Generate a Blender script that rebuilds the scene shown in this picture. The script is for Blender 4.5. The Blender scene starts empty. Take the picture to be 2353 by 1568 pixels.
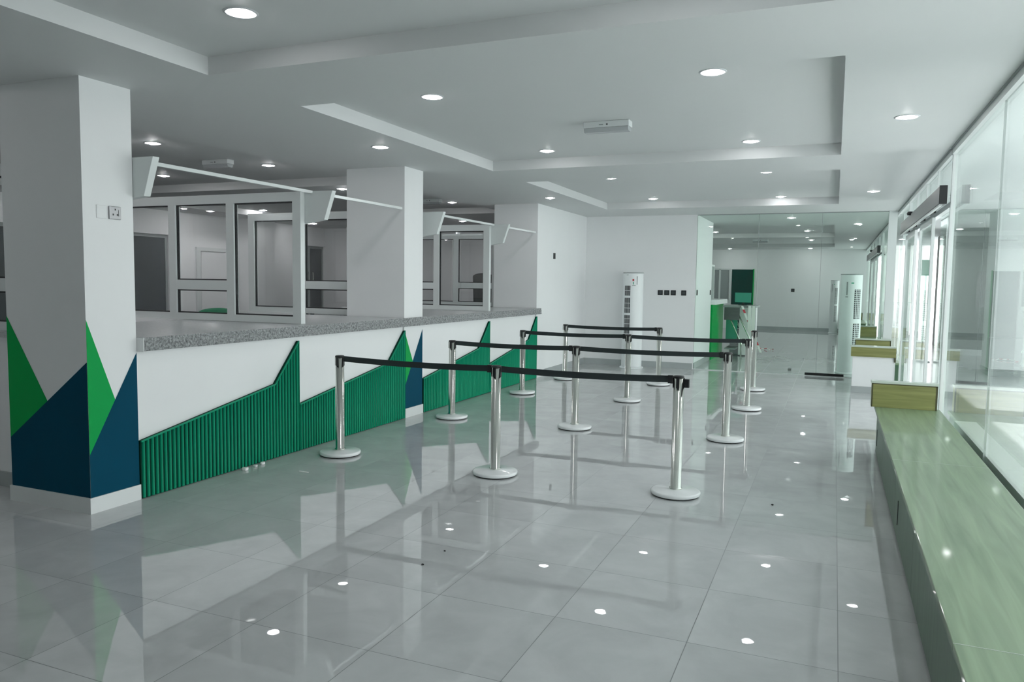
import bpy, bmesh, math, random
from mathutils import Vector, Matrix
random.seed(7)
C = bpy.context.scene.collection
S = bpy.context.scene
PI = math.pi

# ------------------------------------------------------------------ camera
cam_d = bpy.data.cameras.new('camera')
cam = bpy.data.objects.new('camera', cam_d)
C.objects.link(cam)
cam_d.sensor_width = 36.0
cam_d.lens = 1757.55 / 2353 * 36.0
cam_d.clip_start = 0.05
cam_d.clip_end = 300
R0 = Vector((0.9215, 0.3881, 0.0139)); B0 = Vector((0.386, -0.9193, 0.0772))
B0 = (B0 - R0 * B0.dot(R0)).normalized(); R0.normalize()
U0 = B0.cross(R0)
cam.matrix_world = Matrix(((R0.x, U0.x, B0.x, 0), (R0.y, U0.y, B0.y, 0), (R0.z, U0.z, B0.z, 1.55), (0, 0, 0, 1)))
S.camera = cam

# ------------------------------------------------------------------ light, sky, exposure
S.view_settings.view_transform = 'Standard'
S.view_settings.look = 'None'
S.view_settings.gamma = 1.0
S.view_settings.use_curve_mapping = False
S.view_settings.exposure = -0.12
S.cycles.max_bounces = 14
S.cycles.diffuse_bounces = 8
S.cycles.glossy_bounces = 6
S.cycles.transparent_max_bounces = 24
S.cycles.transmission_bounces = 8
S.cycles.sample_clamp_indirect = 25.0
S.cycles.caustics_reflective = True
S.cycles.blur_glossy = 0.15
S.cycles.use_denoising = True
W = bpy.data.worlds.new('sky'); S.world = W; W.use_nodes = True
wn = W.node_tree.nodes; wl = W.node_tree.links
bg = wn['Background']
tc = wn.new('ShaderNodeTexCoord'); sx = wn.new('ShaderNodeSeparateXYZ')
rmp = wn.new('ShaderNodeValToRGB')
rmp.color_ramp.elements[0].position = 0.0; rmp.color_ramp.elements[0].color = (0.92, 0.94, 0.93, 1)
rmp.color_ramp.elements[1].position = 0.7; rmp.color_ramp.elements[1].color = (0.80, 0.87, 0.90, 1)
wl.new(tc.outputs['Generated'], sx.inputs[0]); wl.new(sx.outputs['Z'], rmp.inputs[0])
wl.new(rmp.outputs[0], bg.inputs['Color'])
bg.inputs['Strength'].default_value = 4.6
sun_d = bpy.data.lights.new('sun', 'SUN'); sun_d.energy = 11.0; sun_d.angle = math.radians(1.0)
sun_d.color = (1.0, 1.0, 1.0)
sun = bpy.data.objects.new('sun', sun_d); C.objects.link(sun)
sun.rotation_euler = Vector((1.0, -0.12, 1.25)).to_track_quat('Z', 'Y').to_euler()
sun.location = (20, 8, 20)

# ------------------------------------------------------------------ materials
def new_mat(name):
    m = bpy.data.materials.new(name); m.use_nodes = True
    nt = m.node_tree
    return m, nt, nt.nodes['Principled BSDF'], nt.nodes['Material Output']

def plain(name, col, rough=0.5, metal=0.0, spec=0.5, noise=0.0, nscale=8.0, coat=0.0, bump=0.0, bscale=60):
    m, nt, b, out = new_mat(name)
    b.inputs['Base Color'].default_value = (*col, 1)
    b.inputs['Roughness'].default_value = rough
    b.inputs['Metallic'].default_value = metal
    b.inputs['Specular IOR Level'].default_value = spec
    b.inputs['Coat Weight'].default_value = coat
    b.inputs['Coat Roughness'].default_value = 0.06
    t = nt.nodes.new('ShaderNodeTexCoord')
    if noise:
        n = nt.nodes.new('ShaderNodeTexNoise'); n.inputs['Scale'].default_value = nscale
        n.inputs['Detail'].default_value = 4
        nt.links.new(t.outputs['Object'], n.inputs['Vector'])
        mx = nt.nodes.new('ShaderNodeMix'); mx.data_type = 'RGBA'
        mx.inputs['A'].default_value = (*[c * (1 - noise) for c in col], 1)
        mx.inputs['B'].default_value = (*[min(1, c * (1 + noise)) for c in col], 1)
        nt.links.new(n.outputs['Fac'], mx.inputs['Factor'])
        nt.links.new(mx.outputs['Result'], b.inputs['Base Color'])
    if bump:
        n2 = nt.nodes.new('ShaderNodeTexNoise'); n2.inputs['Scale'].default_value = bscale
        n2.inputs['Detail'].default_value = 5
        nt.links.new(t.outputs['Object'], n2.inputs['Vector'])
        bp = nt.nodes.new('ShaderNodeBump'); bp.inputs['Strength'].default_value = bump
        bp.inputs['Distance'].default_value = 0.01
        nt.links.new(n2.outputs['Fac'], bp.inputs['Height'])
        nt.links.new(bp.outputs['Normal'], b.inputs['Normal'])
    return m

def emit(name, col, st):
    m, nt, b, out = new_mat(name)
    b.inputs['Base Color'].default_value = (0.8, 0.8, 0.8, 1)
    b.inputs['Emission Color'].default_value = (*col, 1)
    b.inputs['Emission Strength'].default_value = st
    return m

def glass_mat(name, tint=(0.965, 0.98, 0.975), ior=1.4, rough=0.0):
    m = bpy.data.materials.new(name); m.use_nodes = True
    nt = m.node_tree; nt.nodes.clear()
    out = nt.nodes.new('ShaderNodeOutputMaterial')
    tr = nt.nodes.new('ShaderNodeBsdfTransparent'); tr.inputs['Color'].default_value = (*tint, 1)
    gl = nt.nodes.new('ShaderNodeBsdfGlossy'); gl.inputs['Roughness'].default_value = rough
    gl.inputs['Color'].default_value = (0.96, 1.0, 0.98, 1)
    fr = nt.nodes.new('ShaderNodeFresnel')
    gm = nt.nodes.new('ShaderNodeNewGeometry')          # same reflectance from both sides of the thin pane
    io = nt.nodes.new('ShaderNodeMapRange'); io.inputs['To Min'].default_value = ior; io.inputs['To Max'].default_value = 1 / ior
    nt.links.new(gm.outputs['Backfacing'], io.inputs['Value']); nt.links.new(io.outputs[0], fr.inputs['IOR'])
    mx = nt.nodes.new('ShaderNodeMixShader')
    nt.links.new(fr.outputs[0], mx.inputs[0]); nt.links.new(tr.outputs[0], mx.inputs[1]); nt.links.new(gl.outputs[0], mx.inputs[2])
    nt.links.new(mx.outputs[0], out.inputs['Surface'])
    return m

def tile_mat(name, base, px, py, ox, oy, rough=0.05, wav=1.0, grout=(0.16, 0.17, 0.17)):
    m, nt, b, out = new_mat(name)
    N = nt.nodes; L = nt.links
    g = N.new('ShaderNodeNewGeometry')
    sp = N.new('ShaderNodeSeparateXYZ'); L.new(g.outputs['Position'], sp.inputs[0])
    def mth(op, a, bb=None):
        n = N.new('ShaderNodeMath'); n.operation = op
        for i, v in enumerate((a, bb)):
            if v is None: continue
            if isinstance(v, (int, float)): n.inputs[i].default_value = v
            else: L.new(v, n.inputs[i])
        return n.outputs[0]
    ux = mth('DIVIDE', mth('SUBTRACT', sp.outputs['X'], ox), px)
    uy = mth('DIVIDE', mth('SUBTRACT', sp.outputs['Y'], oy), py)
    fx, fy = mth('FRACT', ux), mth('FRACT', uy)
    dx = mth('MULTIPLY', mth('MINIMUM', fx, mth('SUBTRACT', 1.0, fx)), px)
    dy = mth('MULTIPLY', mth('MINIMUM', fy, mth('SUBTRACT', 1.0, fy)), py)
    line = mth('LESS_THAN', mth('MINIMUM', dx, dy), 0.0018)
    cb = N.new('ShaderNodeCombineXYZ'); L.new(mth('FLOOR', ux), cb.inputs[0]); L.new(mth('FLOOR', uy), cb.inputs[1])
    wn_ = N.new('ShaderNodeTexWhiteNoise'); wn_.noise_dimensions = '3D'; L.new(cb.outputs[0], wn_.inputs['Vector'])
    # marbled cloudiness
    off = N.new('ShaderNodeVectorMath'); off.operation = 'MULTIPLY_ADD'
    L.new(wn_.outputs['Color'], off.inputs[0]); off.inputs[1].default_value = (9, 9, 9); L.new(g.outputs['Position'], off.inputs[2])
    n1 = N.new('ShaderNodeTexNoise'); n1.inputs['Scale'].default_value = 2.6; n1.inputs['Detail'].default_value = 7; n1.inputs['Roughness'].default_value = .6
    n1.inputs['Distortion'].default_value = .5
    L.new(off.outputs[0], n1.inputs['Vector'])
    cr = N.new('ShaderNodeValToRGB')
    cr.color_ramp.elements[0].position = .32; cr.color_ramp.elements[0].color = (*[c * .90 for c in base], 1)
    cr.color_ramp.elements[1].position = .68; cr.color_ramp.elements[1].color = (*[c * 1.07 for c in base], 1)
    L.new(n1.outputs['Fac'], cr.inputs[0])
    tv = N.new('ShaderNodeMix'); tv.data_type = 'RGBA'; tv.blend_type = 'MULTIPLY'; tv.inputs['Factor'].default_value = 1
    shade = mth('MULTIPLY_ADD', wn_.outputs['Value'], .06); 
    shade.node.inputs[2].default_value = .97
    L.new(cr.outputs[0], tv.inputs['A']); L.new(shade, tv.inputs['B'])
    gm = N.new('ShaderNodeMix'); gm.data_type = 'RGBA'
    L.new(line, gm.inputs['Factor']); L.new(tv.outputs['Result'], gm.inputs['A']); gm.inputs['B'].default_value = (*grout, 1)
    L.new(gm.outputs['Result'], b.inputs['Base Color'])
    rr = mth('MULTIPLY_ADD', line, .4); rr.node.inputs[2].default_value = rough
    L.new(rr, b.inputs['Roughness'])
    # each tile lies a hair out of level, and the polish waves a little
    sb = N.new('ShaderNodeVectorMath'); sb.operation = 'SUBTRACT'; L.new(wn_.outputs['Color'], sb.inputs[0]); sb.inputs[1].default_value = (.5, .5, .5)
    ml = N.new('ShaderNodeVectorMath'); ml.operation = 'MULTIPLY'; L.new(sb.outputs[0], ml.inputs[0]); ml.inputs[1].default_value = (.006 * wav, .006 * wav, 0)
    ad = N.new('ShaderNodeVectorMath'); ad.operation = 'ADD'; L.new(ml.outputs[0], ad.inputs[0]); L.new(g.outputs['Normal'], ad.inputs[1])
    nm = N.new('ShaderNodeVectorMath'); nm.operation = 'NORMALIZE'; L.new(ad.outputs[0], nm.inputs[0])
    n2 = N.new('ShaderNodeTexNoise'); n2.inputs['Scale'].default_value = 4.5; n2.inputs['Detail'].default_value = 2
    L.new(g.outputs['Position'], n2.inputs['Vector'])
    bp = N.new('ShaderNodeBump'); bp.inputs['Strength'].default_value = .05 * wav; bp.inputs['Distance'].default_value = .02
    L.new(n2.outputs['Fac'], bp.inputs['Height']); L.new(nm.outputs[0], bp.inputs['Normal'])
    L.new(bp.outputs['Normal'], b.inputs['Normal'])
    b.inputs['Specular IOR Level'].default_value = .95
    return m

def wood_mat(name, a, bcol, axis='Y', rough=.25, coat=.6, scale=1.0):
    m, nt, b, out = new_mat(name)
    N = nt.nodes; L = nt.links
    g = N.new('ShaderNodeNewGeometry')
    mp = N.new('ShaderNodeMapping')
    mp.inputs['Scale'].default_value = {'Y': (16, .9, 16), 'X': (.9, 16, 16), 'Z': (16, 16, .9)}[axis]
    L.new(g.outputs['Position'], mp.inputs['Vector'])
    n = N.new('ShaderNodeTexNoise'); n.inputs['Scale'].default_value = 1.3 * scale; n.inputs['Detail'].default_value = 6
    n.inputs['Distortion'].default_value = .8
    L.new(mp.outputs[0], n.inputs['Vector'])
    cr = N.new('ShaderNodeValToRGB')
    cr.color_ramp.elements[0].position = .3; cr.color_ramp.elements[0].color = (*a, 1)
    cr.color_ramp.elements[1].position = .7; cr.color_ramp.elements[1].color = (*bcol, 1)
    L.new(n.outputs['Fac'], cr.inputs[0]); L.new(cr.outputs[0], b.inputs['Base Color'])
    b.inputs['Roughness'].default_value = rough
    b.inputs['Coat Weight'].default_value = coat; b.inputs['Coat Roughness'].default_value = .05
    return m

def granite_mat(name, rough_hewn=False):
    m, nt, b, out = new_mat(name)
    N = nt.nodes; L = nt.links
    g = N.new('ShaderNodeNewGeometry')
    n = N.new('ShaderNodeTexNoise'); n.inputs['Scale'].default_value = 55; n.inputs['Detail'].default_value = 8; n.inputs['Roughness'].default_value = .75
    L.new(g.outputs['Position'], n.inputs['Vector'])
    cr = N.new('ShaderNodeValToRGB')
    cr.color_ramp.elements[0].position = .36; cr.color_ramp.elements[0].color = (.10, .105, .107, 1)
    cr.color_ramp.elements[1].position = .62; cr.color_ramp.elements[1].color = (.50, .52, .525, 1)
    L.new(n.outputs['Fac'], cr.inputs[0]); L.new(cr.outputs[0], b.inputs['Base Color'])
    b.inputs['Roughness'].default_value = .75 if rough_hewn else .3
    if rough_hewn:
        n2 = N.new('ShaderNodeTexNoise'); n2.inputs['Scale'].default_value = 40; n2.inputs['Detail'].default_value = 6
        L.new(g.outputs['Position'], n2.inputs['Vector'])
        bp = N.new('ShaderNodeBump'); bp.inputs['Strength'].default_value = 1.0; bp.inputs['Distance'].default_value = .03
        L.new(n2.outputs['Fac'], bp.inputs['Height']); L.new(bp.outputs['Normal'], b.inputs['Normal'])
    else:
        cr.color_ramp.elements[0].color = (.40, .42, .425, 1); cr.color_ramp.elements[1].color = (.58, .60, .605, 1)
    return m

M = {}
M['wall'] = plain('white_wall_paint', (.82, .83, .835), .55, noise=.015, nscale=3)
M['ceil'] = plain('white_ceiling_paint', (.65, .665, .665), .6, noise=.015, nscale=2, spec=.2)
M['floor'] = tile_mat('polished_grey_tile', (.56, .572, .576), .605, .632, -1.132, 3.26, .004, .25)
M['porch'] = tile_mat('porch_tile', (.46, .475, .475), .605, .632, -1.132, 3.26, .20, 2.0)
M['base'] = plain('grey_skirting_tile', (.40, .43, .43), .25, noise=.12, nscale=5)
M['plinthw'] = plain('pale_skirting_tile', (.74, .76, .76), .3, noise=.05, nscale=6)
M['granite'] = granite_mat('grey_granite_top')
M['granite_edge'] = granite_mat('rough_granite_edge', True)
M['alu'] = plain('white_aluminium', (.70, .735, .73), .38, spec=.5)
M['gasket'] = plain('black_gasket', (.01, .012, .014), .5)
M['glass'] = glass_mat('window_glass')
M['glass_d'] = glass_mat('partition_glass', (.975, .98, .98))
M['glass_e'] = glass_mat('end_glass', (.925, .972, .948), 1.28)
M['chrome'] = plain('brushed_steel', (.72, .735, .69), .15, 1.0)
M['belt'] = plain('black_belt', (.012, .02, .022), .6)
M['black'] = plain('black_plastic', (.012, .014, .016), .35)
M['disc'] = plain('silver_white_base', (.84, .855, .86), .22, coat=.4)
M['rubber'] = plain('black_rubber', (.012, .012, .012), .7)
M['green_rib'] = plain('green_ribbed_panel', (.0, .29, .155), .5, spec=.2)
M['green_gap_shade'] = plain('green_rib_gap_shade', (.0, .04, .024), .7, spec=.1)  # rib green darkened, so the shade between ribs sits in the colour
M['green_b'] = plain('bright_green_paint', (.0, .36, .075), .5, spec=.15)
M['navy'] = plain('navy_paint', (.0, .06, .11), .55, spec=.08)
M['wood'] = wood_mat('olive_laminate_lit_top', (.145, .22, .125), (.235, .325, .195), 'Y', .42, .3)  # same laminate as the ends, lightened for the sky sheen on the seat
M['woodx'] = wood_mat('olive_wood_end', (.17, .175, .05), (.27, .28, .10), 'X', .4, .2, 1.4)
M['wood_shaded'] = wood_mat('olive_laminate_shaded_front', (.045, .11, .06), (.075, .15, .085), 'Z', .38, .0)  # same laminate again, darkened to put the front's shade into the colour
M['wood_edge'] = plain('dark_laminate_edge', (.05, .05, .015), .5)
M['wood_cap'] = plain('pale_laminate_cap', (.52, .58, .52), .3, coat=.3)
M['op_grey'] = plain('grey_anodised_cover', (.13, .14, .145), .4, .3)
M['acw'] = plain('white_ac_plastic', (.80, .83, .835), .35)
M['grille'] = plain('dark_grille', (.05, .06, .065), .6)
M['greyp'] = plain('grey_plastic', (.30, .33, .33), .5)
M['steel_plate'] = plain('steel_switch_plate', (.34, .34, .35), .3, .8)
M['red'] = plain('red_print', (.5, .03, .05), .5)
M['green_p'] = plain('green_print', (.04, .42, .24), .5)
M['lamp'] = emit('downlight_glow', (1.0, .985, 1.0), 150)
M['lampring'] = plain('downlight_trim', (.62, .64, .66), .3)
M['lamp_refl'] = emit('downlight_reflector', (1.0, .98, 1.0), 8)
M['office_lamp'] = emit('office_downlight_glow', (1.0, .985, 1.0), 330)
M['office_refl'] = emit('office_downlight_reflector', (1.0, .98, 1.0), 12)
M['darkglass'] = plain('dark_office_glass', (.05, .06, .068), .08, spec=.6, noise=.35, nscale=1.6)
M['darkgreen'] = plain('dark_green_glass', (.004, .05, .04), .06, spec=.5)
M['chairgreen'] = plain('green_chair_fabric', (.01, .22, .10), .8)
M['teal'] = plain('teal_board', (.05, .36, .25), .5)
M['chip'] = plain('plaster_chip', (.8, .8, .8), .8)
M['speck'] = plain('dark_crumb', (.03, .03, .03), .8)
M['outwall'] = plain('exterior_white_render', (.80, .83, .83), .7, noise=.04, nscale=2)
M['outgrey'] = plain('exterior_grey_render', (.36, .39, .385), .7, noise=.06, nscale=2)
M['tapew'] = plain('white_barrier_tape', (.8, .82, .78), .5)
M['emw'] = plain('emergency_light_white', (.66, .69, .69), .4)
M['emd'] = plain('emergency_light_diffuser', (.42, .44, .45), .25)

# ------------------------------------------------------------------ mesh builder
class MB:
    def __init__(s): s.v = []; s.f = []; s.m = []; s.sm = []
    def face(s, pts, m=0, sm=False):
        i = len(s.v); s.v += [tuple(p) for p in pts]; s.f.append(tuple(range(i, i + len(pts)))); s.m.append(m); s.sm.append(sm)
    def box(s, x0, x1, y0, y1, z0, z1, m=0):
        i = len(s.v)
        s.v += [(x0, y0, z0), (x1, y0, z0), (x1, y1, z0), (x0, y1, z0), (x0, y0, z1), (x1, y0, z1), (x1, y1, z1), (x0, y1, z1)]
        for q in ((0, 3, 2, 1), (4, 5, 6, 7), (0, 1, 5, 4), (1, 2, 6, 5), (2, 3, 7, 6), (3, 0, 4, 7)):
            s.f.append(tuple(i + k for k in q)); s.m.append(m); s.sm.append(False)
        return s
    def prism(s, poly, axis, a, b, m=0):
        # poly: 2D points; axis of extrusion: 'x' -> (y,z), 'y' -> (x,z), 'z' -> (x,y)
        def P(p, t):
            return {'x': (t, p[0], p[1]), 'y': (p[0], t, p[1]), 'z': (p[0], p[1], t)}[axis]
        n = len(poly)
        s.face([P(p, a) for p in poly], m); s.face([P(p, b) for p in reversed(poly)], m)
        for k in range(n):
            p, q = poly[k], poly[(k + 1) % n]
            s.face([P(p, a), P(q, a), P(q, b), P(p, b)], m)
        return s
    def lathe(s, prof, cx=0, cy=0, n=32, m=0, smooth=True, sx=1, sy=1, caps=True):
        i = len(s.v)
        for r, z in prof:
            for k in range(n):
                a = 2 * PI * k / n
                s.v.append((cx + r * sx * math.cos(a), cy + r * sy * math.sin(a), z))
        for j in range(len(prof) - 1):
            for k in range(n):
                a, b = i + j * n + k, i + j * n + (k + 1) % n
                s.f.append((a, b, b + n, a + n)); s.m.append(m); s.sm.append(smooth)
        if not caps: return s
        s.f.append(tuple(i + k for k in range(n - 1, -1, -1))); s.m.append(m); s.sm.append(False)
        t = i + (len(prof) - 1) * n
        s.f.append(tuple(t + k for k in range(n))); s.m.append(m); s.sm.append(False)
        return s
    def tube(s, pts, r, n=10, m=0):
        pts = [Vector(p) for p in pts]; rings = []
        for j, p in enumerate(pts):
            d = (pts[min(j + 1, len(pts) - 1)] - pts[max(j - 1, 0)]).normalized()
            u = d.orthogonal().normalized() if j == 0 else (u - d * u.dot(d)).normalized()
            w = d.cross(u); base = len(s.v)
            for k in range(n):
                a = 2 * PI * k / n
                s.v.append(tuple(p + (u * math.cos(a) + w * math.sin(a)) * r))
            rings.append(base)
        for a, b in zip(rings, rings[1:]):
            for k in range(n):
                s.f.append((a + k, a + (k + 1) % n, b + (k + 1) % n, b + k)); s.m.append(m); s.sm.append(True)
        s.f.append(tuple(rings[0] + k for k in range(n - 1, -1, -1))); s.m.append(m); s.sm.append(False)
        s.f.append(tuple(rings[-1] + k for k in range(n))); s.m.append(m); s.sm.append(False)
        return s
    def build(s, name, mats, parent=None, local=False, bevel=0):
        if not isinstance(mats, (list, tuple)): mats = [mats]
        off = Vector((0, 0, 0))
        if parent is not None and not local:
            p = parent
            while p is not None: off += p.location; p = p.parent
        me = bpy.data.meshes.new(name)
        me.from_pydata([tuple(Vector(v) - off) for v in s.v], [], s.f)
        for m in mats: me.materials.append(m)
        for p, mi, sm in zip(me.polygons, s.m, s.sm): p.material_index = mi; p.use_smooth = sm
        bm = bmesh.new(); bm.from_mesh(me)
        bmesh.ops.remove_doubles(bm, verts=bm.verts, dist=1e-5)
        bmesh.ops.recalc_face_normals(bm, faces=bm.faces)
        bm.to_mesh(me); bm.free(); me.update()
        o = bpy.data.objects.new(name, me); C.objects.link(o)
        if parent is not None: o.parent = parent
        if bevel:
            bv = o.modifiers.new('bevel', 'BEVEL'); bv.width = bevel; bv.segments = 2; bv.limit_method = 'ANGLE'; bv.angle_limit = .7
        return o

def BX(*a, m=0): return MB().box(*a, m=m)
def thing(name, label, cat, loc=(0, 0, 0), rz=0, group=None):
    o = bpy.data.objects.new(name, None); C.objects.link(o)
    o.empty_display_size = .1
    o.location = loc; o.rotation_euler = (0, 0, rz); return tag(o, label, cat, group)
def tag(o, label, cat, group=None):
    o['label'] = label; o['category'] = cat
    if group: o['group'] = group
    return o
def struct(o, label=None, cat=None):
    o['kind'] = 'structure'
    if label: o['label'] = label
    if cat: o['category'] = cat
    return o
def plabel(o, label): o['label'] = label; return o

# ------------------------------------------------------------------ room shell
H, HR = 2.80, 2.91          # ceiling and raised coffer height
XL, XG = -4.41, .95         # column face line and glass line
YE = 14.1                   # end wall
struct(BX(-12.6, 1.0, -6, 29, -.12, 0).build('floor', M['floor']), 'polished grey tiled floor of the hall', 'floor')

def ceiling():
    rec = [(-3.63, 0, -3.2, 3.73), (-3.63, 0, 4.62, 8.02), (-3.63, 0, 9.02, 12.75), (-5.2, -.06, 17.0, 21.2), (-5.2, -.06, 22.4, 26.6),
           (-10.8, -5.52, -2.5, 3.2), (-10.8, -5.52, 4.85, 8.6), (-10.8, -5.52, 9.4, 12.9)]
    xs = sorted({-12.6, 1.02} | {r[0] for r in rec} | {r[1] for r in rec})
    ys = sorted({-6, 29} | {r[2] for r in rec} | {r[3] for r in rec})
    b = MB()
    def hz(i, j):
        if i < 0 or j < 0 or i >= len(xs) - 1 or j >= len(ys) - 1: return None
        cx, cy = (xs[i] + xs[i + 1]) / 2, (ys[j] + ys[j + 1]) / 2
        return HR if any(r[0] < cx < r[1] and r[2] < cy < r[3] for r in rec) else H
    for i in range(len(xs) - 1):
        for j in range(len(ys) - 1):
            z = hz(i, j)
            b.face([(xs[i], ys[j], z), (xs[i], ys[j + 1], z), (xs[i + 1], ys[j + 1], z), (xs[i + 1], ys[j], z)])
            zi = hz(i + 1, j)
            if zi is not None and zi != z: b.face([(xs[i + 1], ys[j], H), (xs[i + 1], ys[j + 1], H), (xs[i + 1], ys[j + 1], HR), (xs[i + 1], ys[j], HR)])
            zj = hz(i, j + 1)
            if zj is not None and zj != z: b.face([(xs[i], ys[j + 1], H), (xs[i + 1], ys[j + 1], H), (xs[i + 1], ys[j + 1], HR), (xs[i], ys[j + 1], HR)])
    # roof slab above closes the shell
    b.box(-12.6, 1.02, -6, 29, HR + .02, HR + .3)
    for (x0, x1, y0, y1) in ((-12.62, -12.6, -6, 29), (1.02, 1.04, -6, 29), (-12.6, 1.02, -6.02, -6), (-12.6, 1.02, 29, 29.02)):
        b.box(x0, x1, y0, y1, H, HR + .3)
    o = b.build('ceiling', M['ceil']); struct(o, 'white plastered ceiling with shallow raised coffers', 'ceiling')
ceiling()

def wall(name, *a, mat='wall'): return struct(BX(*a).build(name, M[mat]))
wall('wall_side', -4.55, XL, 11.88, YE, 0, H)                         # between third column and end wall
wall('wall_end', -4.55, -2.33, YE, YE + .16, 0, H)
wall('wall_passage', -2.49, -2.33, YE + .16, 16.05, 0, H)
wall('wall_far', -8.0, 1.0, 28.3, 28.46, 0, H)
wall('wall_far_left', -8.16, -8.0, 16.05, 28.46, 0, H)
wall('wall_far_near', -8.0, -2.49, 15.9, 16.05, 0, H)
wall('wall_back_unseen', -7.0, 1.0, -2.4, -2.25, 0, H, mat='outgrey')  # unseen wall, set close and grey to cut light on camera-facing sides
wall('wall_left', -7.15, -7.0, -2.4, 3.45, 0, H, mat='outgrey')
# office back wall with dark openings
def office_back():
    b = MB(); X0, X1 = -11.86, -11.70
    ops = [(6.6, 10.97, 0, 2.35), (14.7, 15.97, 0, 2.35)]
    ys = [2.0, 6.6, 10.97, 14.7, 15.75]
    b.box(X0, X1, 0.0, 6.6, 0, H); b.box(X0, X1, 6.6, 10.97, 2.35, H); b.box(X0, X1, 10.97, 14.7, 0, H); b.box(X0, X1, 14.7, 15.8, 2.35, H)
    struct(b.build('wall_office_back', M['wall']))
    wall('wall_office_end', -11.86, -8.16, 15.8, 15.98, 0, H)
    wall('wall_office_front', -11.86, -7.15, -.16, 0, 0, H)
    # pier standing out from the back wall
    wall('wall_office_pier', -11.69, -11.15, 12.76, 13.3, 0, H)
    # dark rooms behind the openings
    wall('wall_record_room', -13.2, -13.1, 6.3, 11.2, 0, H, mat='outgrey')
office_back()

# dark glazed screens in the office back wall
def office_screen(y0, y1, n, lab):
    t = thing('glazed_screen', lab, 'partition', (-11.78, (y0 + y1) / 2, 0))
    b = MB(); w = .05
    b.box(-11.8, -11.76, y0, y0 + w, 0, 2.35); b.box(-11.8, -11.76, y1 - w, y1, 0, 2.35)
    b.box(-11.8, -11.76, y0 + w, y1 - w, 2.29, 2.35); b.box(-11.8, -11.76, y0 + w, y1 - w, 0, .1); 
    for k in range(1, n):
        y = y0 + (y1 - y0) * k / n; b.box(-11.8, -11.76, y - .03, y + .03, .1, 2.29)
    b.build('frame', M['greyp'], t)
    for k in range(n):
        ya = y0 + (y1 - y0) * k / n + (w if k == 0 else .03); yb = y0 + (y1 - y0) * (k + 1) / n - (w if k == n - 1 else .03)
        BX(-11.785, -11.775, ya, yb, .1, 2.29).build('glass_pane', M['darkglass'], t)
    return t
office_screen(6.6, 10.97, 4, 'dark glazed screen in the office back wall, seen left beside the first column')
t = office_screen(14.7, 15.8, 2, 'dark glazed double door in the far corner of the office back wall')
for y in (15.17, 15.33): MB().tube([(-11.74, y, 1.72), (-11.71, y, 1.70), (-11.71, y, 1.42), (-11.74, y, 1.40)], .012).build('pull_handle', M['chrome'], t)

# white office door in back wall, with knob
t = thing('office_door', 'white flush door with steel knob in the office back wall', 'door', (-11.69, 12.0, 0))
BX(-11.695, -11.665, 11.72, 12.62, 0, 2.06).build('door_leaf', M['wall'], t)
b = MB(); b.box(-11.695, -11.655, 11.60, 11.70, 0, 2.15); b.box(-11.695, -11.655, 12.64, 12.72, 0, 2.15); b.box(-11.695, -11.655, 11.70, 12.64, 2.08, 2.15)
b.build('door_frame', M['alu'], t)
k = MB().tube([(-11.665, 12.42, 1.02), (-11.60, 12.42, 1.02)], .014); k.tube([(-11.61, 12.42, 1.02), (-11.56, 12.42, 1.02)], .032, 14)
k.build('door_knob', M['chrome'], t)

def skirting(name, x0, x1, y0, y1, z=.11, mat='base'):
    return struct(BX(x0, x1, y0, y1, 0, z).build(name, M[mat]))
struct(MB().prism([(-11.69, .01), (-7.16, .01), (-7.16, 3.84), (-5.97, 3.84), (-5.97, 15.79), (-11.69, 15.79)], 'z', .001, .006).build('floor_bounce_absorber', plain('bounce_absorber_dark', (.06, .065, .07), .95, noise=.2, nscale=60)), 'unseen dark sheet added on the office floor to damp bounced light', 'floor')  # dark sheet added out of sight so the office ceiling stays dim
skirting('baseboard_side', XL, XL + .012, 11.88, YE, .11)
skirting('baseboard_end', XL + .012, -2.345, YE - .012, YE, .11)
skirting('baseboard_passage', -2.33, -2.318, YE + .05, 16.05, .11)
skirting('baseboard_far', -2.55, .9, 28.288, 28.3, .11)

# ------------------------------------------------------------------ columns
def column(y0, y1, lab, left=-5.17, paint=True, near=False):
    t = thing('column', lab, 'column', ((left + XL) / 2, (y0 + y1) / 2, 0))
    b = MB(); b.box(left, XL, y0, y1, 0, H)
    e = .0015; w = y1 - y0
    if paint:
        x = XL + e
        def tri(pts, m): b.face([(x, y0 + u * w, z) for u, z in pts], m)
        tri([(0, .02), (1, .02), (1, 1.03 if near else .99), (.0, .385 if near else .33)], 2)
        tri([(0, .385), (.53, .727), (0, 1.27)] if near else [(0, .33), (.46, .634), (0, 1.0)], 1)
        if near:
            y = y0 - e; W_ = XL - left
            def trf(pts, m): b.face([(left + u * W_, y, z) for u, z in pts], m)
            trf([(0, .02), (1, .02), (1, .995), (0, .44)], 2)
            trf([(0, .44), (.5, .7175), (0, 1.275)], 1)
    b.build('shaft', [M['wall'], M['green_b'], M['navy']], t)
    k = MB()
    if near: k.box(left - .012, XL + .012, y0 - .012, y1 + .003, 0, .105)
    else: k.box(XL + .0, XL + .014, y0 - .0, y1 + .003, 0, .105)
    k.build('base_skirting', M['plinthw'], t)
    return t
col1 = column(3.45, 3.83, 'nearest white column with green and navy triangles, at the left edge of the counter', near=True)
col2 = column(7.39, 7.80, 'middle white column standing in the counter, green and navy triangles at its foot')
col3 = column(11.50, 11.88, 'far white column at the end of the granite counter', paint=False)

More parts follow.
